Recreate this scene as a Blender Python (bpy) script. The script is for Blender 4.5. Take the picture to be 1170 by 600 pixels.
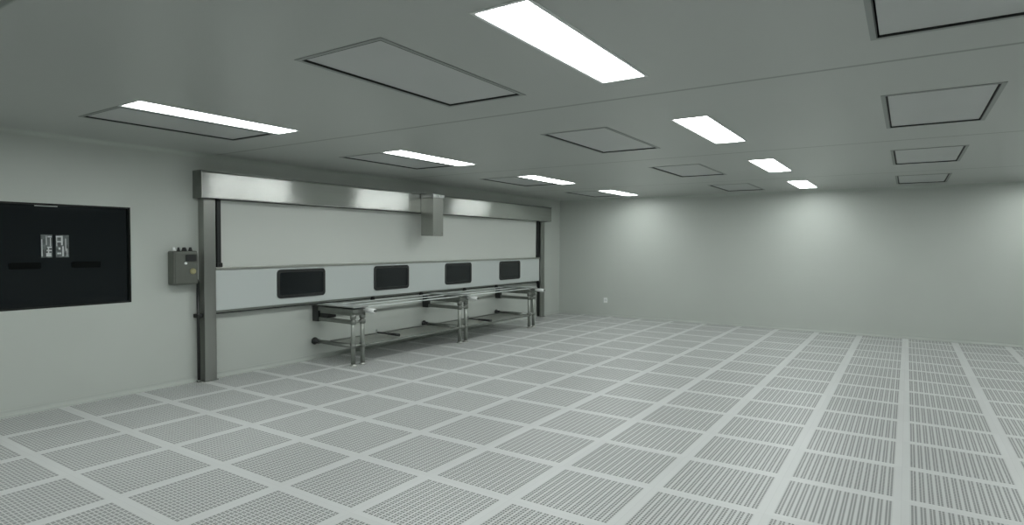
import bpy, bmesh, math, random
from mathutils import Vector, Matrix

for o in list(bpy.data.objects):
    bpy.data.objects.remove(o, do_unlink=True)
S = bpy.context.scene
C = S.collection
random.seed(4)

# ------------------------------------------------------------------ camera
FPX = 683.7                                   # focal length in pixels of a 1170 wide frame
YAW, PITCH, ROLL = -0.5840, -0.0305, 0.0048
cam_d = bpy.data.cameras.new('camera')
cam_d.sensor_width = 36.0
cam_d.lens = 36.0 * FPX / 1170.0
cam_d.clip_start = 0.02
cam = bpy.data.objects.new('camera', cam_d)
C.objects.link(cam)
fw = Vector((math.sin(YAW) * math.cos(PITCH), math.cos(YAW) * math.cos(PITCH), math.sin(PITCH)))
rt = Vector((math.cos(YAW), -math.sin(YAW), 0.0))
up = rt.cross(fw)
r2 = rt * math.cos(ROLL) + up * math.sin(ROLL)
u2 = up * math.cos(ROLL) - rt * math.sin(ROLL)
M = Matrix((r2, u2, -fw)).transposed().to_4x4()
M.translation = Vector((3.600, -1.514, 1.406))
cam.matrix_world = M
S.camera = cam

# ------------------------------------------------------------------ world, exposure, lamp brightness
w = bpy.data.worlds.new('world')
S.world = w
w.use_nodes = True
w.node_tree.nodes['Background'].inputs['Color'].default_value = (0, 0, 0, 1)
w.node_tree.nodes['Background'].inputs['Strength'].default_value = 0.0
S.view_settings.view_transform = 'Standard'
S.view_settings.look = 'None'
S.view_settings.gamma = 1.0
S.view_settings.use_curve_mapping = False
S.view_settings.exposure = 0.0
LAMP = 21.0
LAMP_COL = (0.95, 1.0, 0.975, 1)

# ------------------------------------------------------------------ sizes
XL, XR, YF, YB, H = -2.394, 9.6, -6.5, 9.336, 2.309
ROWS = [0.97, 3.33, 5.79, 8.25]
LAMP_X = [-0.62, 2.29, 5.20]
LW, LL = 0.262, 1.20
PANEL_X = [-1.09, 1.36, 3.742]
PW, PL = 0.55, 1.15

# ------------------------------------------------------------------ helpers
def box(bm, x0, x1, y0, y1, z0, z1, bev=0.0, seg=2):
    vs = [bm.verts.new((x, y, z)) for x in (x0, x1) for y in (y0, y1) for z in (z0, z1)]
    f = [(0, 1, 3, 2), (4, 6, 7, 5), (0, 4, 5, 1), (2, 3, 7, 6), (0, 2, 6, 4), (1, 5, 7, 3)]
    fs = [bm.faces.new([vs[i] for i in q]) for q in f]
    if bev:
        es = list({e for q in fs for e in q.edges})
        bmesh.ops.bevel(bm, geom=es, offset=bev, segments=seg, affect='EDGES', profile=0.5)

def cyl(bm, p0, p1, r, seg=20, r1=None):
    p0, p1 = Vector(p0), Vector(p1)
    ax = (p1 - p0).normalized()
    a = ax.orthogonal().normalized()
    b = ax.cross(a)
    r1 = r if r1 is None else r1
    A = [bm.verts.new(p0 + (a * math.cos(t) + b * math.sin(t)) * r) for t in [2 * math.pi * i / seg for i in range(seg)]]
    B = [bm.verts.new(p1 + (a * math.cos(t) + b * math.sin(t)) * r1) for t in [2 * math.pi * i / seg for i in range(seg)]]
    for i in range(seg):
        f = bm.faces.new((A[i], A[(i + 1) % seg], B[(i + 1) % seg], B[i]))
        f.smooth = True
    bm.faces.new(list(reversed(A)))
    bm.faces.new(B)

def lathe(bm, base, ax, prof, seg=20):
    base, ax = Vector(base), Vector(ax).normalized()
    a = ax.orthogonal().normalized()
    b = ax.cross(a)
    rings = []
    for h, r in prof:
        rings.append([bm.verts.new(base + ax * h + (a * math.cos(t) + b * math.sin(t)) * r)
                      for t in [2 * math.pi * i / seg for i in range(seg)]])
    for R0, R1 in zip(rings, rings[1:]):
        for i in range(seg):
            f = bm.faces.new((R0[i], R0[(i + 1) % seg], R1[(i + 1) % seg], R1[i]))
            f.smooth = True
    bm.faces.new(list(reversed(rings[0])))
    bm.faces.new(rings[-1])

def rrect(y0, y1, z0, z1, r, n=6):
    pts = []
    for cy, cz, a0 in ((y1 - r, z1 - r, 0), (y0 + r, z1 - r, 90), (y0 + r, z0 + r, 180), (y1 - r, z0 + r, 270)):
        for i in range(n + 1):
            t = math.radians(a0 + 90 * i / n)
            pts.append((cy + r * math.cos(t), cz + r * math.sin(t)))
    return pts

def rplate(bm, x0, x1, pts):
    """prism along X of a closed outline in Y-Z"""
    A = [bm.verts.new((x0, y, z)) for y, z in pts]
    B = [bm.verts.new((x1, y, z)) for y, z in pts]
    n = len(pts)
    for i in range(n):
        bm.faces.new((A[i], A[(i + 1) % n], B[(i + 1) % n], B[i]))
    bm.faces.new(list(reversed(A)))
    bm.faces.new(B)

def rring(bm, x0, x1, po, pi_):
    n = len(po)
    O0 = [bm.verts.new((x0, y, z)) for y, z in po]; O1 = [bm.verts.new((x1, y, z)) for y, z in po]
    I0 = [bm.verts.new((x0, y, z)) for y, z in pi_]; I1 = [bm.verts.new((x1, y, z)) for y, z in pi_]
    for i in range(n):
        j = (i + 1) % n
        bm.faces.new((O0[i], O0[j], O1[j], O1[i])); bm.faces.new((I0[j], I0[i], I1[i], I1[j]))
        bm.faces.new((O1[i], O1[j], I1[j], I1[i])); bm.faces.new((O0[j], O0[i], I0[i], I0[j]))

def yprism(bm, pts, y0, y1):
    """prism along Y of an outline in X-Z"""
    A = [bm.verts.new((x, y0, z)) for x, z in pts]
    B = [bm.verts.new((x, y1, z)) for x, z in pts]
    n = len(pts)
    for i in range(n):
        bm.faces.new((A[i], A[(i + 1) % n], B[(i + 1) % n], B[i]))
    bm.faces.new(list(reversed(A)))
    bm.faces.new(B)

def frame_z(bm, xo, yo, xi, yi, z0, z1):
    """flat rectangular ring centred on the origin, outer half size xo, yo, inner xi, yi"""
    box(bm, -xo, -xi, -yo, yo, z0, z1); box(bm, xi, xo, -yo, yo, z0, z1)
    box(bm, -xi, xi, -yo, -yi, z0, z1); box(bm, -xi, xi, yi, yo, z0, z1)

def obj(name, bm, mat, parent=None):
    bmesh.ops.recalc_face_normals(bm, faces=bm.faces[:])
    me = bpy.data.meshes.new(name)
    bm.to_mesh(me); bm.free()
    me.materials.append(mat)
    o = bpy.data.objects.new(name, me)
    C.objects.link(o)
    if parent:
        o.parent = parent
        o.matrix_parent_inverse = Matrix.Translation(-parent.location) if parent.type == 'EMPTY' else Matrix()
    return o

def thing(name, label, cat, loc, group=None):
    o = bpy.data.objects.new(name, None)
    o.empty_display_size = 0.1
    C.objects.link(o); o.location = loc
    o['label'] = label; o['category'] = cat; o['kind'] = 'thing'
    if group: o['group'] = group
    return o

def tag(o, label, cat, group=None):
    o['label'] = label; o['category'] = cat; o['kind'] = 'thing'
    if group: o['group'] = group
    return o

def struct(name, bm, mat, parent=None):
    o = obj(name, bm, mat, parent)
    if not parent: o['kind'] = 'structure'
    return o

def grid_sheet(bm, us, vs, holes, fn):
    us, vs = sorted(set(us)), sorted(set(vs))
    cache = {}
    def V(u, v):
        if (u, v) not in cache: cache[(u, v)] = bm.verts.new(fn(u, v))
        return cache[(u, v)]
    for a, b in zip(us, us[1:]):
        for c, d in zip(vs, vs[1:]):
            m, n = (a + b) / 2, (c + d) / 2
            if any(h[0] < m < h[1] and h[2] < n < h[3] for h in holes): continue
            bm.faces.new((V(a, c), V(b, c), V(b, d), V(a, d)))

# ------------------------------------------------------------------ materials
def mat(name, col, rough=0.5, metal=0.0, spec=0.5, bump=0.0, bscale=60.0, var=0.0, vscale=3.0, stretch=None):
    m = bpy.data.materials.new(name)
    m.use_nodes = True
    nt = m.node_tree
    b = nt.nodes['Principled BSDF']
    b.inputs['Base Color'].default_value = (*col, 1)
    b.inputs['Roughness'].default_value = rough
    b.inputs['Metallic'].default_value = metal
    b.inputs['Specular IOR Level'].default_value = spec
    if var or bump:
        tc = nt.nodes.new('ShaderNodeTexCoord')
        mp = nt.nodes.new('ShaderNodeMapping')
        if stretch: mp.inputs['Scale'].default_value = stretch
        nt.links.new(tc.outputs['Object'], mp.inputs['Vector'])
    if var:
        n = nt.nodes.new('ShaderNodeTexNoise'); n.inputs['Scale'].default_value = vscale; n.inputs['Detail'].default_value = 4
        nt.links.new(mp.outputs['Vector'], n.inputs['Vector'])
        r = nt.nodes.new('ShaderNodeMapRange')
        r.inputs['From Min'].default_value = 0.3; r.inputs['From Max'].default_value = 0.7
        r.inputs['To Min'].default_value = 1 - var; r.inputs['To Max'].default_value = 1 + var
        nt.links.new(n.outputs['Fac'], r.inputs['Value'])
        mx = nt.nodes.new('ShaderNodeVectorMath'); mx.operation = 'SCALE'
        mx.inputs[0].default_value = col
        nt.links.new(r.outputs['Result'], mx.inputs['Scale'])
        nt.links.new(mx.outputs['Vector'], b.inputs['Base Color'])
    if bump:
        n = nt.nodes.new('ShaderNodeTexNoise'); n.inputs['Scale'].default_value = bscale; n.inputs['Detail'].default_value = 3
        nt.links.new(mp.outputs['Vector'], n.inputs['Vector'])
        bp = nt.nodes.new('ShaderNodeBump'); bp.inputs['Strength'].default_value = bump; bp.inputs['Distance'].default_value = 0.01
        nt.links.new(n.outputs['Fac'], bp.inputs['Height'])
        nt.links.new(bp.outputs['Normal'], b.inputs['Normal'])
    return m

M_WALL = mat('wall_paint', (0.52, 0.55, 0.517), 0.45, 0, 0.4, var=0.015, vscale=1.3)
M_BASE = mat('baseboard_paint', (0.48, 0.51, 0.48), 0.4)
M_COVE = mat('cove_paint', (0.50, 0.54, 0.50), 0.45)
M_STEEL = mat('brushed_stainless', (0.46, 0.47, 0.44), 0.32, 1.0, bump=0.04, bscale=40, var=0.05, vscale=6, stretch=(1, 1, 12))
M_STEELH = mat('brushed_stainless_header', (0.54, 0.55, 0.53), 0.21, 1.0, var=0.05, vscale=4, stretch=(1, 0.4, 14))
def brushed_along_y(m, aniso):
    b = m.node_tree.nodes['Principled BSDF']
    b.inputs['Anisotropic'].default_value = aniso
    t = m.node_tree.nodes.new('ShaderNodeCombineXYZ')
    t.inputs[2].default_value = 1.0
    m.node_tree.links.new(t.outputs[0], b.inputs['Tangent'])
brushed_along_y(M_STEELH, 0.95)
M_POST = mat('post_stainless', (0.36, 0.37, 0.345), 0.3, 1.0, bump=0.03, bscale=40, var=0.05, vscale=6, stretch=(1, 1, 0.1))
M_STEELD = mat('dull_steel', (0.26, 0.275, 0.255), 0.4, 1.0, var=0.08, vscale=9)
M_ALU = mat('aluminium_rail', (0.55, 0.57, 0.56), 0.35, 1.0)
M_SASH = mat('sash_white', (0.565, 0.605, 0.595), 0.4)
M_PANEL = mat('door_panel_white', (0.65, 0.675, 0.64), 0.45)
M_TOP = mat('pale_table_top', (0.62, 0.66, 0.65), 0.3)
M_WHITE = mat('white_plastic', (0.85, 0.87, 0.86), 0.3)
M_BLACK = mat('black_rubber', (0.012, 0.014, 0.013), 0.5)
M_BLACKP = mat('black_plastic', (0.018, 0.02, 0.02), 0.35)
M_GLASS = mat('dark_glass', (0.008, 0.011, 0.013), 0.08, 0, 0.5)
M_GLASSD = mat('dark_slot', (0.003, 0.004, 0.004), 0.8, 0, 0.1)
M_DFRAME = mat('window_frame_dark', (0.008, 0.010, 0.009), 0.5, 0, 0.3)
M_BOX = mat('grey_box_steel', (0.17, 0.18, 0.16), 0.42, 0.7, var=0.08, vscale=9)
M_LEG = mat('satin_steel_tube', (0.40, 0.42, 0.39), 0.42, 1.0)
M_CPLATE = mat('ceiling_plate', (0.47, 0.488, 0.478), 0.4, var=0.02, vscale=2)
M_CLIP = mat('ceiling_lip', (0.25, 0.27, 0.255), 0.45)
M_TRIMW = mat('lamp_trim', (0.7, 0.72, 0.71), 0.4)
M_YELL = mat('yellowed_plastic', (0.35, 0.33, 0.18), 0.45)
M_PAPER = mat('label_paper', (0.10, 0.115, 0.115), 0.6, var=0.6, vscale=30)
M_INK = mat('label_print', (0.62, 0.65, 0.65), 0.6)

def make_lamp_mat():
    m = bpy.data.materials.new('lamp_diffuser'); m.use_nodes = True
    nt = m.node_tree
    nt.nodes.remove(nt.nodes['Principled BSDF'])
    e = nt.nodes.new('ShaderNodeEmission')
    e.inputs['Color'].default_value = LAMP_COL
    e.inputs['Strength'].default_value = LAMP
    nt.links.new(e.outputs['Emission'], nt.nodes['Material Output'].inputs['Surface'])
    return m
M_LAMP = make_lamp_mat()

def mathn(nt, op, a, b=None, c=None):
    n = nt.nodes.new('ShaderNodeMath'); n.operation = op
    for i, v in enumerate((a, b, c)):
        if v is None: continue
        if isinstance(v, (int, float)): n.inputs[i].default_value = v
        else: nt.links.new(v, n.inputs[i])
    return n.outputs[0]

def make_floor():
    """raised floor panels 0.6 x 0.6 m: a plain rim around a field of slots in pairs"""
    m = bpy.data.materials.new('perforated_floor_panels'); m.use_nodes = True
    nt = m.node_tree
    b = nt.nodes['Principled BSDF']
    g = nt.nodes.new('ShaderNodeNewGeometry')
    s = nt.nodes.new('ShaderNodeSeparateXYZ')
    nt.links.new(g.outputs['Position'], s.inputs[0])
    X, Y = s.outputs[0], s.outputs[1]
    T, RIM = 0.6, 0.037
    def cell(v): return mathn(nt, 'MULTIPLY', mathn(nt, 'FRACT', mathn(nt, 'DIVIDE', v, T)), T)
    u, v = cell(X), cell(Y)
    def inside(a, lo, hi): return mathn(nt, 'MULTIPLY', mathn(nt, 'GREATER_THAN', a, lo), mathn(nt, 'LESS_THAN', a, hi))
    field = mathn(nt, 'MULTIPLY', inside(u, RIM, T - RIM), inside(v, RIM, T - RIM))
    W = T - 2 * RIM
    px, py = W / 13.0, W / 24.0
    fu = mathn(nt, 'FRACT', mathn(nt, 'DIVIDE', mathn(nt, 'SUBTRACT', u, RIM), px))
    fv = mathn(nt, 'FRACT', mathn(nt, 'DIVIDE', mathn(nt, 'SUBTRACT', v, RIM), py))
    slot = mathn(nt, 'ADD', inside(fu, 0.19, 0.44), inside(fu, 0.57, 0.82))
    hole = mathn(nt, 'MULTIPLY', mathn(nt, 'MULTIPLY', slot, inside(fv, 0.14, 0.84)), field)
    edge = mathn(nt, 'SUBTRACT', 1.0, mathn(nt, 'MULTIPLY', inside(u, 0.0012, T - 0.0012), inside(v, 0.0012, T - 0.0012)))
    # small differences from panel to panel, light scuffs
    cx = mathn(nt, 'FLOOR', mathn(nt, 'DIVIDE', X, T)); cy = mathn(nt, 'FLOOR', mathn(nt, 'DIVIDE', Y, T))
    cb = nt.nodes.new('ShaderNodeCombineXYZ'); nt.links.new(cx, cb.inputs[0]); nt.links.new(cy, cb.inputs[1])
    wn = nt.nodes.new('ShaderNodeTexWhiteNoise'); nt.links.new(cb.outputs[0], wn.inputs['Vector'])
    no = nt.nodes.new('ShaderNodeTexNoise'); no.inputs['Scale'].default_value = 1.7; no.inputs['Detail'].default_value = 5
    nt.links.new(g.outputs['Position'], no.inputs['Vector'])
    k = mathn(nt, 'ADD', mathn(nt, 'MULTIPLY_ADD', wn.outputs['Value'], 0.05, 0.945), mathn(nt, 'MULTIPLY_ADD', no.outputs['Fac'], 0.10, -0.05))
    rimc = nt.nodes.new('ShaderNodeMix'); rimc.data_type = 'RGBA'
    nt.links.new(field, rimc.inputs['Factor'])
    rimc.inputs['A'].default_value = (*FLOOR_RIM, 1); rimc.inputs['B'].default_value = (*FLOOR_FIELD, 1)
    sc = nt.nodes.new('ShaderNodeVectorMath'); sc.operation = 'SCALE'
    nt.links.new(rimc.outputs['Result'], sc.inputs[0]); nt.links.new(k, sc.inputs['Scale'])
    m1 = nt.nodes.new('ShaderNodeMix'); m1.data_type = 'RGBA'
    nt.links.new(mathn(nt, 'MAXIMUM', hole, mathn(nt, 'MULTIPLY', edge, 0.12)), m1.inputs['Factor'])
    nt.links.new(sc.outputs['Vector'], m1.inputs['A']); m1.inputs['B'].default_value = (*FLOOR_HOLE, 1)
    nt.links.new(m1.outputs['Result'], b.inputs['Base Color'])
    b.inputs['Roughness'].default_value = 0.43
    b.inputs['Specular IOR Level'].default_value = 0.5
    return m
FLOOR_RIM, FLOOR_FIELD, FLOOR_HOLE = (0.61, 0.622, 0.615), (0.56, 0.572, 0.565), (0.125, 0.132, 0.13)
M_FLOOR = make_floor()

def make_ceiling():
    m = bpy.data.materials.new('painted_ceiling_panels'); m.use_nodes = True
    nt = m.node_tree
    b = nt.nodes['Principled BSDF']
    g = nt.nodes.new('ShaderNodeNewGeometry')
    s = nt.nodes.new('ShaderNodeSeparateXYZ'); nt.links.new(g.outputs['Position'], s.inputs[0])
    Y = s.outputs[1]
    d = mathn(nt, 'ABSOLUTE', mathn(nt, 'SUBTRACT', mathn(nt, 'MODULO', mathn(nt, 'ADD', Y, 20 * 2.63 - 1.965 + 1.315), 2.63), 1.315))
    mr = nt.nodes.new('ShaderNodeMapRange'); mr.inputs['From Min'].default_value = 0.008; mr.inputs['From Max'].default_value = 0.020
    mr.inputs['To Min'].default_value = 1.0; mr.inputs['To Max'].default_value = 0.0
    nt.links.new(d, mr.inputs['Value']); seam = mr.outputs['Result']
    no = nt.nodes.new('ShaderNodeTexNoise'); no.inputs['Scale'].default_value = 0.9; no.inputs['Detail'].default_value = 3
    nt.links.new(g.outputs['Position'], no.inputs['Vector'])
    sc = nt.nodes.new('ShaderNodeVectorMath'); sc.operation = 'SCALE'
    sc.inputs[0].default_value = CEIL
    nt.links.new(mathn(nt, 'MULTIPLY_ADD', no.outputs['Fac'], 0.08, 0.96), sc.inputs['Scale'])
    mx = nt.nodes.new('ShaderNodeMix'); mx.data_type = 'RGBA'
    nt.links.new(mathn(nt, 'MULTIPLY', seam, 0.9), mx.inputs['Factor'])
    nt.links.new(sc.outputs['Vector'], mx.inputs['A']); mx.inputs['B'].default_value = (0.16, 0.18, 0.16, 1)
    nt.links.new(mx.outputs['Result'], b.inputs['Base Color'])
    b.inputs['Roughness'].default_value = 0.32
    return m
CEIL = (0.415, 0.436, 0.415)
M_CEIL = make_ceiling()

# ------------------------------------------------------------------ room shell
WY0, WY1, WZ0, WZ1 = 0.03, 1.160, 0.852, 1.728           # the dark window in the left wall
bm = bmesh.new()
box(bm, XL, XR, YF, YB, -0.12, 0.0)
struct('floor', bm, M_FLOOR)

holes = []
for x in LAMP_X:
    for y in [-1.45, -3.87] + ROWS:
        holes.append((x - LW / 2, x + LW / 2, y - LL / 2, y + LL / 2))
for x in PANEL_X:
    for y in ROWS:
        holes.append((x - PW / 2, x + PW / 2, y - PL / 2, y + PL / 2))
bm = bmesh.new()
grid_sheet(bm, [XL, XR] + [h[i] for h in holes for i in (0, 1)], [YF, YB] + [h[i] for h in holes for i in (2, 3)], holes,
           lambda a, b: (a, b, H))
for f in bm.faces: pass
box(bm, XL, XR, YF, YB, H + 0.06, H + 0.16)               # slab above the panels
struct('ceiling', bm, M_CEIL)

bm = bmesh.new()
grid_sheet(bm, [YF, WY0, WY1, YB], [0, WZ0, WZ1, H], [(WY0, WY1, WZ0, WZ1)], lambda a, b: (XL, a, b))
for (y0, y1, z0, z1) in ((YF, WY0, 0, H), (WY1, YB, 0, H), (WY0, WY1, 0, WZ0), (WY0, WY1, WZ1, H)):
    box(bm, XL - 0.12, XL - 0.001, y0, y1, z0, z1)
struct('wall_left', bm, M_WALL)
bm = bmesh.new(); box(bm, XL - 0.12, XR + 0.12, YB, YB + 0.12, 0, H); struct('wall_back', bm, M_WALL)
bm = bmesh.new(); box(bm, XR, XR + 0.12, YF, YB, 0, H); struct('wall_right', bm, M_WALL)
bm = bmesh.new(); box(bm, XL - 0.12, XR + 0.12, YF - 0.12, YF, 0, H); struct('wall_front', bm, M_WALL)

# low coved skirtings and the rounded joint between wall and ceiling
def base_profile(t=0.022, h=0.055):
    return [(0, 0), (t, 0), (t, 0.012), (t * 0.55, 0.022), (t * 0.35, 0.036), (t * 0.3, h), (0, h)]
bm = bmesh.new(); yprism(bm, [(XL + x, z) for x, z in base_profile()], YF, YB); struct('baseboard_left', bm, M_BASE)
def xprism(bm, pts, x0, x1):
    A = [bm.verts.new((x0, y, z)) for y, z in pts]; B = [bm.verts.new((x1, y, z)) for y, z in pts]
    n = len(pts)
    for i in range(n): bm.faces.new((A[i], A[(i + 1) % n], B[(i + 1) % n], B[i]))
    bm.faces.new(list(reversed(A))); bm.faces.new(B)
bm = bmesh.new(); xprism(bm, [(YB - x, z) for x, z in base_profile()], XL + 0.022, XR); struct('baseboard_back', bm, M_BASE)
CR = 0.045
cove = [(0, 0)] + [(CR - CR * math.sin(t), -CR + CR * math.cos(t)) for t in [math.radians(90 * i / 8) for i in range(9)]][::-1]
cove = [(0.0, 0.0), (0.0, -CR)] + [(CR - CR * math.cos(t), -CR + CR * math.sin(t)) for t in [math.radians(90 * i / 8) for i in range(1, 8)]] + [(CR, 0.0)]
bm = bmesh.new(); yprism(bm, [(XL + a, H + b) for a, b in cove], YF, YB); struct('trim_1', bm, M_COVE)
bm = bmesh.new(); xprism(bm, [(YB - a, H + b) for a, b in cove], XL + CR, XR); struct('trim_2', bm, M_COVE)

# dark window set in the left wall
bm = bmesh.new()
FT = 0.014
for (y0, y1, z0, z1) in ((WY0, WY0 + FT, WZ0, WZ1), (WY1 - FT, WY1, WZ0, WZ1), (WY0 + FT, WY1 - FT, WZ0, WZ0 + FT), (WY0 + FT, WY1 - FT, WZ1 - FT, WZ1)):
    box(bm, XL - 0.06, XL - 0.001, y0, y1, z0, z1)
win = struct('window_1', bm, M_DFRAME)
bm = bmesh.new(); box(bm, XL - 0.035, XL - 0.027, WY0 + FT, WY1 - FT, WZ0 + FT, WZ1 - FT); obj('glass_pane', bm, M_GLASS, win)
bm = bmesh.new(); box(bm, XL - 0.11, XL - 0.07, WY0, WY1, WZ0, WZ1); obj('back_panel', bm, M_BLACK, win)
for (y0, y1) in ((0.265, 0.475), (0.70, 0.915)):
    bm = bmesh.new(); rplate(bm, XL - 0.027, XL - 0.015, rrect(y0, y1, 1.185, 1.236, 0.01)); obj('pull_handle', bm, M_GLASSD, win)
bm = bmesh.new(); box(bm, XL - 0.025, XL - 0.02, 0.44, 0.60, WZ1 - FT - 0.010, WZ1 - FT - 0.004); obj('pane_highlight', bm, M_ALU, win)  # thin pale bar standing in for a reflection highlight along the pane top

def notice(y0, y1, z0, z1, label, strokes):
    t = thing('label_sticker', label, 'label', (XL - 0.0265, (y0 + y1) / 2, z0), 'printed labels on the dark window')
    bm = bmesh.new(); box(bm, XL - 0.0268, XL - 0.0258, y0, y1, z0, z1); obj('backing', bm, M_PAPER, t)
    bm = bmesh.new()
    for (a, b, c, d) in strokes:
        box(bm, XL - 0.0258, XL - 0.0253, y0 + (y1 - y0) * a, y0 + (y1 - y0) * b, z0 + (z1 - z0) * c, z0 + (z1 - z0) * d)
    obj('print', bm, M_INK, t)
notice(0.480, 0.560, 1.275, 1.468, 'dim printed label on the dark window glass, the one farther from the control box',
       [(0.05, 0.13, 0.05, 0.8), (0.45, 0.52, 0.55, 0.95), (0.6, 0.95, 0.88, 0.94), (0.45, 0.9, 0.05, 0.2), (0.5, 0.95, 0.28, 0.34), (0.55, 0.95, 0.42, 0.48), (0.8, 0.88, 0.5, 0.86), (0.6, 0.72, 0.2, 0.42)])
notice(0.585, 0.680, 1.275, 1.465, 'printed label with a bright upright stripe on the dark window glass',
       [(0.40, 0.53, 0.55, 0.97), (0.48, 0.6, 0.05, 0.5), (0.02, 0.4, 0.9, 0.96), (0.05, 0.1, 0.5, 0.9), (0.1, 0.4, 0.68, 0.73), (0.2, 0.35, 0.35, 0.45), (0.72, 0.78, 0.3, 0.85), (0.82, 0.88, 0.05, 0.4), (0.1, 0.4, 0.15, 0.22)])

# ------------------------------------------------------------------ ceiling lights
def copy_tree(o, loc):
    c = o.copy(); C.objects.link(c); c.location = loc
    for ch in o.children:
        k = ch.copy(); C.objects.link(k); k.parent = c
    return c

light0 = thing('ceiling_light', '', 'light', (0, 0, 0), 'recessed ceiling lights')
bm = bmesh.new()
frame_z(bm, LW / 2, LL / 2, LW / 2 - 0.010, LL / 2 - 0.010, -0.002, 0.05)
frame_z(bm, LW / 2 + 0.006, LL / 2 + 0.006, LW / 2 - 0.010, LL / 2 - 0.010, -0.004, 0.0)
obj('trim_frame', bm, M_TRIMW, light0)
bm = bmesh.new(); box(bm, -LW / 2 + 0.0102, LW / 2 - 0.0102, -LL / 2 + 0.0102, LL / 2 - 0.0102, 0.001, 0.012); obj('diffuser', bm, M_LAMP, light0)
ORD = ['nearest', 'second from', 'third from', 'fourth from', 'fifth from', 'sixth from']
LROW = ['nearest the lift door', 'down mid room', 'far from the lift door']
LAMP_Y = sorted([-1.45, -3.87] + ROWS, reverse=True)
first = True
for ci, x in enumerate(LAMP_X):
    for ri, y in enumerate(LAMP_Y):
        o = light0 if first else copy_tree(light0, (x, y, H))
        o.location = (x, y, H); first = False
        o['label'] = 'bright ceiling light ' + ORD[ri] + ' the back wall in the row ' + LROW[ci]

# ------------------------------------------------------------------ flush panels in the ceiling
pan0 = thing('access_panel', '', 'ceiling panel', (0, 0, 0), 'flush ceiling panels')
bm = bmesh.new(); frame_z(bm, PW / 2 + 0.022, PL / 2 + 0.022, PW / 2 - 0.001, PL / 2 - 0.001, -0.003, 0.0); obj('lip', bm, M_CLIP, pan0)
bm = bmesh.new(); frame_z(bm, PW / 2 - 0.001, PL / 2 - 0.001, PW / 2 - 0.006, PL / 2 - 0.006, -0.003, 0.055)
box(bm, -PW / 2 + 0.006, PW / 2 - 0.006, -PL / 2 + 0.006, PL / 2 - 0.006, 0.045, 0.055); obj('shadow_gap', bm, M_BLACK, pan0)
bm = bmesh.new(); box(bm, -PW / 2 + 0.012, PW / 2 - 0.012, -PL / 2 + 0.012, PL / 2 - 0.012, 0.005, 0.045, 0.0015, 1); obj('plate', bm, M_CPLATE, pan0)
where = ['beside the door-side lights', 'between the two rows of lights', 'beyond the mid room lights']
first = True
for ci, x in enumerate(PANEL_X):
    for ri, y in enumerate(sorted(ROWS, reverse=True)):
        o = pan0 if first else copy_tree(pan0, (x, y, H))
        o.location = (x, y, H); first = False
        o['label'] = 'dark-edged flush ceiling panel ' + where[ci] + ', ' + ORD[ri] + ' the back wall'

# ------------------------------------------------------------------ lift door on the left wall
DOOR = thing('lift_door', 'wide stainless framed lift door with white windowed sash on the left wall', 'door', (XL, 5.2, 0))
PX1 = XL + 0.105                                           # face of the guide posts
HX1 = XL + 0.165                                           # face of the header
HY0, HY1, HZ0, HZ1 = 1.745, 8.70, 1.850, 2.118
bm = bmesh.new(); box(bm, XL + 0.001, HX1, HY0, HY1, HZ0, HZ1, 0.012, 3); hd = obj('header', bm, M_STEELH, DOOR)
bm = bmesh.new(); box(bm, XL + 0.001, HX1 + 0.006, HY0 - 0.006, HY1 + 0.006, HZ1, HZ1 + 0.010); obj('header_cap', bm, M_STEELD, hd)
for ya, yb2 in ((HY0 - 0.006, HY0), (HY1, HY1 + 0.006)):
    bm = bmesh.new(); box(bm, XL + 0.001, HX1 - 0.004, ya, yb2, HZ0 + 0.002, HZ1 - 0.001, 0.002, 1); obj('end_cap', bm, M_STEELD, hd)
def post(y0, y1, inner):
    bm = bmesh.new(); box(bm, XL + 0.001, PX1, y0, y1, 0.0, HZ0, 0.006, 2)
    p = obj('guide_post', bm, M_POST, DOOR)
    bm = bmesh.new()
    yi = y1 if inner > 0 else y0
    box(bm, XL + 0.02, XL + 0.075, min(yi, yi + inner * 0.012), max(yi, yi + inner * 0.012), 0.02, HZ0 - 0.01)
    obj('guide_slot', bm, M_BLACK, p)
    bm = bmesh.new(); box(bm, XL + 0.001, PX1 + 0.012, y0 - 0.012, y1 + 0.012, 0.0, 0.010, 0.003, 1); obj('base_plate', bm, M_STEELD, p)
post(1.790, 1.915, 1)
post(8.42, 8.545, -1)
# fixed upper panel
bm = bmesh.new(); box(bm, XL + 0.001, XL + 0.022, 1.97, 8.40, 1.05, HZ0); obj('upper_panel', bm, M_PANEL, DOOR)
# black chains in their guards either side of the upper panel
for y0 in (1.955, 8.355):
    bm = bmesh.new(); box(bm, XL + 0.022, XL + 0.060, y0, y0 + 0.045, 1.19, HZ0, 0.004, 1)
    ch = obj('chain_guard', bm, M_BLACKP, DOOR)
    bm = bmesh.new()
    box(bm, XL + 0.022, XL + 0.072, y0 - 0.008, y0 + 0.053, 1.155, 1.20, 0.006, 2)
    cyl(bm, (XL + 0.072, y0 + 0.022, 1.178), (XL + 0.082, y0 + 0.022, 1.178), 0.012)
    obj('chain_end', bm, M_BLACK, ch)
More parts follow.
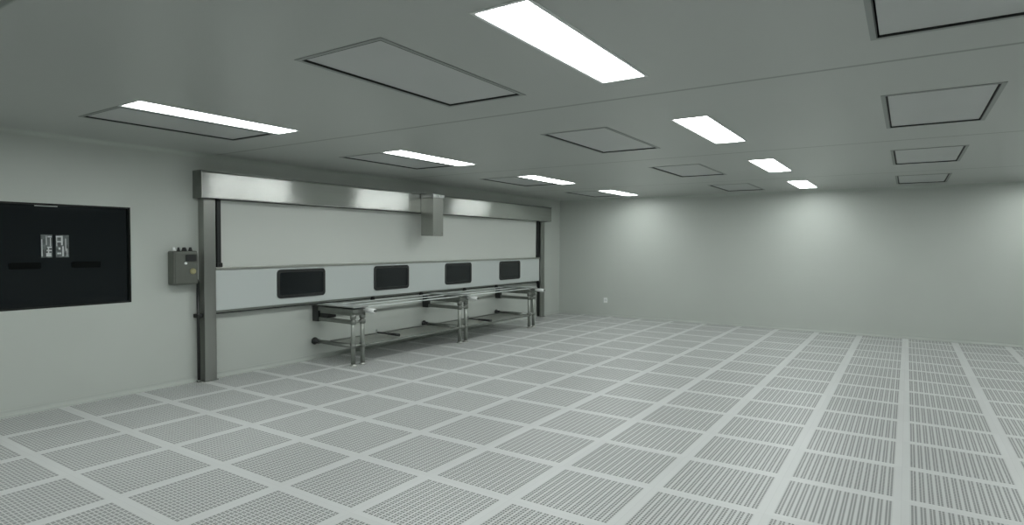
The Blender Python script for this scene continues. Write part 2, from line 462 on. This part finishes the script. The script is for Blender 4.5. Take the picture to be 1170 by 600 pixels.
# moving sash
SY0, SY1, SZ0, SZ1 = 1.928, 8.405, 0.685, 1.145
bm = bmesh.new(); box(bm, XL + 0.030, XL + 0.070, SY0, SY1, SZ0 + 0.022, SZ1 - 0.018, 0.003, 1); sash = obj('sash', bm, M_SASH, DOOR)
bm = bmesh.new(); box(bm, XL + 0.024, XL + 0.082, SY0, SY1, SZ1 - 0.018, SZ1 + 0.010, 0.004, 2); obj('top_rail', bm, M_STEEL, sash)
bm = bmesh.new(); box(bm, XL + 0.026, XL + 0.076, SY0, SY1, SZ0, SZ0 + 0.022, 0.003, 1); obj('bottom_rail', bm, M_STEELD, sash)
bm = bmesh.new(); box(bm, XL + 0.036, XL + 0.064, SY0, SY1, SZ0 - 0.012, SZ0); obj('bottom_gasket', bm, M_BLACK, sash)
for k in range(4):
    y0 = 2.645 + 1.4675 * k
    y1 = y0 + 0.665
    bm = bmesh.new()
    rring(bm, XL + 0.068, XL + 0.080, rrect(y0, y1, 0.778, 1.106, 0.045), rrect(y0 + 0.035, y1 - 0.035, 0.813, 1.071, 0.022))
    g = obj('window_gasket', bm, M_BLACKP, sash)
    bm = bmesh.new(); rplate(bm, XL + 0.068, XL + 0.0735, rrect(y0 + 0.034, y1 - 0.034, 0.812, 1.072, 0.022)); obj('window_glass', bm, M_GLASS, sash)
for y in (4.08, 5.03, 6.05, 6.94, 8.33):
    bm = bmesh.new()
    box(bm, XL + 0.06, XL + 0.098, y - 0.022, y + 0.022, SZ0 - 0.030, SZ0 + 0.020, 0.006, 2)
    cyl(bm, (XL + 0.098, y, SZ0 - 0.006), (XL + 0.112, y, SZ0 - 0.006), 0.014)
    obj('latch_knob', bm, M_BLACK, sash)
# housing hung on the middle of the header
MX, MY0, MY1 = XL + 0.394, 4.932, 5.158
bm = bmesh.new(); box(bm, HX1, MX, MY0, MY1, 1.520, 2.060, 0.008, 2); mh = obj('motor_housing', bm, M_POST, DOOR)
bm = bmesh.new(); box(bm, HX1 + 0.008, MX + 0.012, MY0 - 0.012, MY1 + 0.012, 2.060, 2.112, 0.004, 1); obj('mounting_cap', bm, M_ALU, mh)
bm = bmesh.new(); cyl(bm, (MX + 0.012, 5.045, 2.086), (MX + 0.020, 5.045, 2.086), 0.014); obj('cap_bolt', bm, M_WHITE, mh)
for yy in (MY0 + 0.03, MY1 - 0.03):
    bm = bmesh.new(); cyl(bm, (MX, yy, 1.56), (MX + 0.004, yy, 1.56), 0.008, 12); obj('screw', bm, M_STEELD, mh)

# ------------------------------------------------------------------ control box left of the door
CB = thing('control_box', 'grey steel control box with glands on top, on the wall beside the lift door post', 'control box', (XL, 1.62, 0.99))
bm = bmesh.new(); box(bm, XL + 0.001, XL + 0.115, 1.485, 1.725, 0.995, 1.325, 0.014, 3); cb = obj('enclosure', bm, M_BOX, CB)
bm = bmesh.new(); box(bm, XL + 0.115, XL + 0.121, 1.500, 1.710, 1.012, 1.308, 0.004, 2); obj('cover', bm, M_BOX, CB)
for i, (y, r) in enumerate(((1.515, 0.018), (1.560, 0.014), (1.615, 0.024), (1.675, 0.018))):
    bm = bmesh.new(); lathe(bm, (XL + 0.065, y, 1.325), (0, 0, 1), [(0, r), (0.012, r), (0.014, r * 0.8), (0.030, r * 0.75), (0.036, r * 0.4)], 16)
    obj('cable_gland', bm, M_BLACKP if i != 0 else M_WHITE, CB)
bm = bmesh.new(); lathe(bm, (XL + 0.121, 1.598, 1.205), (1, 0, 0), [(0, 0.013), (0.008, 0.013), (0.012, 0.009)], 18)
obj('indicator_button', bm, M_WHITE, CB)['label'] = 'small white button'
bm = bmesh.new(); rplate(bm, XL + 0.121, XL + 0.132, rrect(1.60, 1.70, 1.225, 1.290, 0.008)); obj('switch_plate', bm, M_BLACK, CB)
bm = bmesh.new(); lathe(bm, (XL + 0.121, 1.668, 1.125), (1, 0, 0), [(0, 0.030), (0.006, 0.030), (0.006, 0.020), (0.022, 0.018)], 20)
obj('selector_knob', bm, M_YELL, CB)['label'] = 'yellowed round knob'
# added black tube standing in for the shaded outer side of the post
bm = bmesh.new()
cyl(bm, (XL + 0.05, 1.755, 0.02), (XL + 0.05, 1.755, 1.02), 0.014, 14)
cyl(bm, (XL + 0.05, 1.755, 1.02), (XL + 0.05, 1.722, 1.06), 0.014, 14)
side_strip = obj('dark_side_strip', bm, M_BLACKP)
tag(side_strip, 'added dark strip standing in for the shaded outer side of the door post', 'dark strip')
bm = bmesh.new(); box(bm, XL + 0.001, XL + 0.085, 1.728, 1.783, 0.650, 0.690, 0.008, 2); obj('clamp', bm, M_BLACK, side_strip)
bm = bmesh.new(); cyl(bm, (XL + 0.05, 1.755, 0.0), (XL + 0.05, 1.755, 0.02), 0.022, 16); obj('strip_foot', bm, M_STEELD, side_strip)

# ------------------------------------------------------------------ conveyor table along the door
CX0, CX1 = XL + 0.125, -1.69
TB = thing('conveyor_table', 'long steel conveyor table on paired legs in front of the lift door', 'conveyor', (-2.0, 5.2, 0))
FY = [3.19, 5.15, 7.02]
for k in range(3):
    xx = CX0 + 0.01 + k * (CX1 - CX0 - 0.048) / 2
    bm = bmesh.new(); box(bm, xx, xx + 0.045, FY[0] + 0.02, FY[2] + 0.16, 0.657, 0.668, 0.003, 1); obj('belt_rail', bm, M_TOP, TB)
for y in FY:
    ym = y + 0.075
    bm = bmesh.new(); box(bm, CX0, CX1 + 0.05, y - 0.035, y + 0.185, 0.668, 0.682, 0.003, 1); obj('cover_strip', bm, M_ALU, TB)
    bm = bmesh.new(); box(bm, CX0, CX1 + 0.035, y - 0.03, y + 0.18, 0.602, 0.652, 0.004, 1)
    box(bm, CX0 + 0.02, CX1 + 0.02, y - 0.018, y + 0.168, 0.575, 0.602, 0.003, 1); obj('top_beam', bm, M_STEELD, TB)
    bm = bmesh.new(); box(bm, CX0, CX1, y - 0.020, y + 0.020, 0.478, 0.524, 0.004, 1); obj('upper_crossbar', bm, M_STEELD, TB)
    bm = bmesh.new(); cyl(bm, (CX0 - 0.03, y, 0.226), (CX1, y, 0.226), 0.024, 18); obj('lower_crossbar', bm, M_STEELD, TB)
    for dy in (0.0, 0.14):
        bm = bmesh.new()
        cyl(bm, (CX1, y + dy, 0.025), (CX1, y + dy, 0.61), 0.026, 20)
        lg = obj('leg', bm, M_LEG, TB)
        for z in (0.226, 0.502, 0.562):
            bm = bmesh.new(); lathe(bm, (CX1, y + dy, z - 0.025), (0, 0, 1), [(0, 0.030), (0.006, 0.036), (0.044, 0.036), (0.05, 0.030)], 18)
            obj('clamp_collar', bm, M_STEELD, lg)
        bm = bmesh.new(); lathe(bm, (CX1, y + dy, 0), (0, 0, 1), [(0, 0.044), (0.008, 0.044), (0.016, 0.026), (0.03, 0.014), (0.045, 0.014)], 20)
        obj('foot_pad', bm, M_STEEL, lg)
    for z in (0.226, 0.502):
        bm = bmesh.new(); cyl(bm, (CX1, y, z), (CX1, y + 0.14, z), 0.014, 14); obj('leg_tie', bm, M_LEG, TB)
    bm = bmesh.new(); box(bm, XL + 0.024, XL + 0.128, y - 0.03, y + 0.03, 0.470, 0.652, 0.004, 1)
    obj('wall_bracket', bm, M_BLACKP, TB)
    bm = bmesh.new(); lathe(bm, (XL + 0.023, y, 0.226), (1, 0, 0), [(0, 0.045), (0.012, 0.045), (0.020, 0.028), (0.09, 0.028)], 18)
    obj('wall_flange', bm, M_BLACKP, TB)
    bm = bmesh.new()
    lathe(bm, (CX1 + 0.035, y + 0.135, 0.634), (1, 0, 0), [(0, 0.016), (0.03, 0.016), (0.03, 0.027), (0.165, 0.027), (0.17, 0.020)], 20)
    re = obj('roller_end', bm, M_WHITE, TB); re['label'] = 'white roller end'
    bm = bmesh.new(); cyl(bm, (CX1 + 0.205, y + 0.135, 0.634), (CX1 + 0.225, y + 0.135, 0.634), 0.012, 14); obj('axle_tip', bm, M_STEELD, re)
bm = bmesh.new(); box(bm, CX1 - 0.006, CX1 + 0.006, FY[2], FY[2] + 0.14, 0.26, 0.60, 0.002, 1); obj('gusset_plate', bm, M_STEELD, TB)
bm = bmesh.new(); box(bm, CX0 + 0.02, CX0 + 0.16, FY[0] - 0.015, FY[0] + 0.11, 0.522, 0.575, 0.006, 2); obj('motor_box', bm, M_BLACK, TB)
# lower shelf of long steel slats between the stands
ya, yb_ = FY[0] + 0.14, FY[2]
for xx in (CX0 + 0.01, CX1 - 0.02):
    bm = bmesh.new(); box(bm, xx, xx + 0.036, ya, yb_, 0.200, 0.226, 0.003, 1); obj('shelf_rail', bm, M_STEELD, TB)
bm = bmesh.new()
n = 7
for i in range(n):
    x0 = CX0 + 0.056 + i * (CX1 - CX0 - 0.086) / n
    box(bm, x0, x0 + (CX1 - CX0 - 0.086) / n - 0.016, ya + 0.01, yb_ - 0.01, 0.206, 0.216, 0.002, 1)
obj('slatted_shelf', bm, M_STEEL, TB)
for y, xa, xb in ((4.02, -2.17, -1.77), (5.87, -2.09, -1.65)):
    bm = bmesh.new()
    cyl(bm, (xa, y, 0.245), (xb, y, 0.245), 0.011, 14); cyl(bm, (xa + 0.2, y, 0.245), (xb, y, 0.245), 0.018, 16)
    rod = obj('shelf_rod', bm, M_BLACKP, TB); rod['label'] = 'black rod across the shelf'
    bm = bmesh.new(); box(bm, xa - 0.012, xa + 0.012, y - 0.012, y + 0.012, 0.214, 0.285, 0.003, 1); obj('rod_upright', bm, M_ALU, rod)

# ------------------------------------------------------------------ socket low on the back wall
SO = thing('power_socket', 'small pale socket plate low on the back wall', 'socket', (-1.351, YB, 0.27))
bm = bmesh.new(); box(bm, -1.391, -1.311, YB - 0.009, YB - 0.0005, 0.262, 0.362, 0.003, 2); obj('socket_plate', bm, M_WHITE, SO)
for dx in (-0.012, 0.012):
    bm = bmesh.new(); box(bm, -1.351 + dx - 0.003, -1.351 + dx + 0.003, YB - 0.0096, YB - 0.0085, 0.300, 0.322); obj('socket_slot', bm, M_BLACKP, SO)
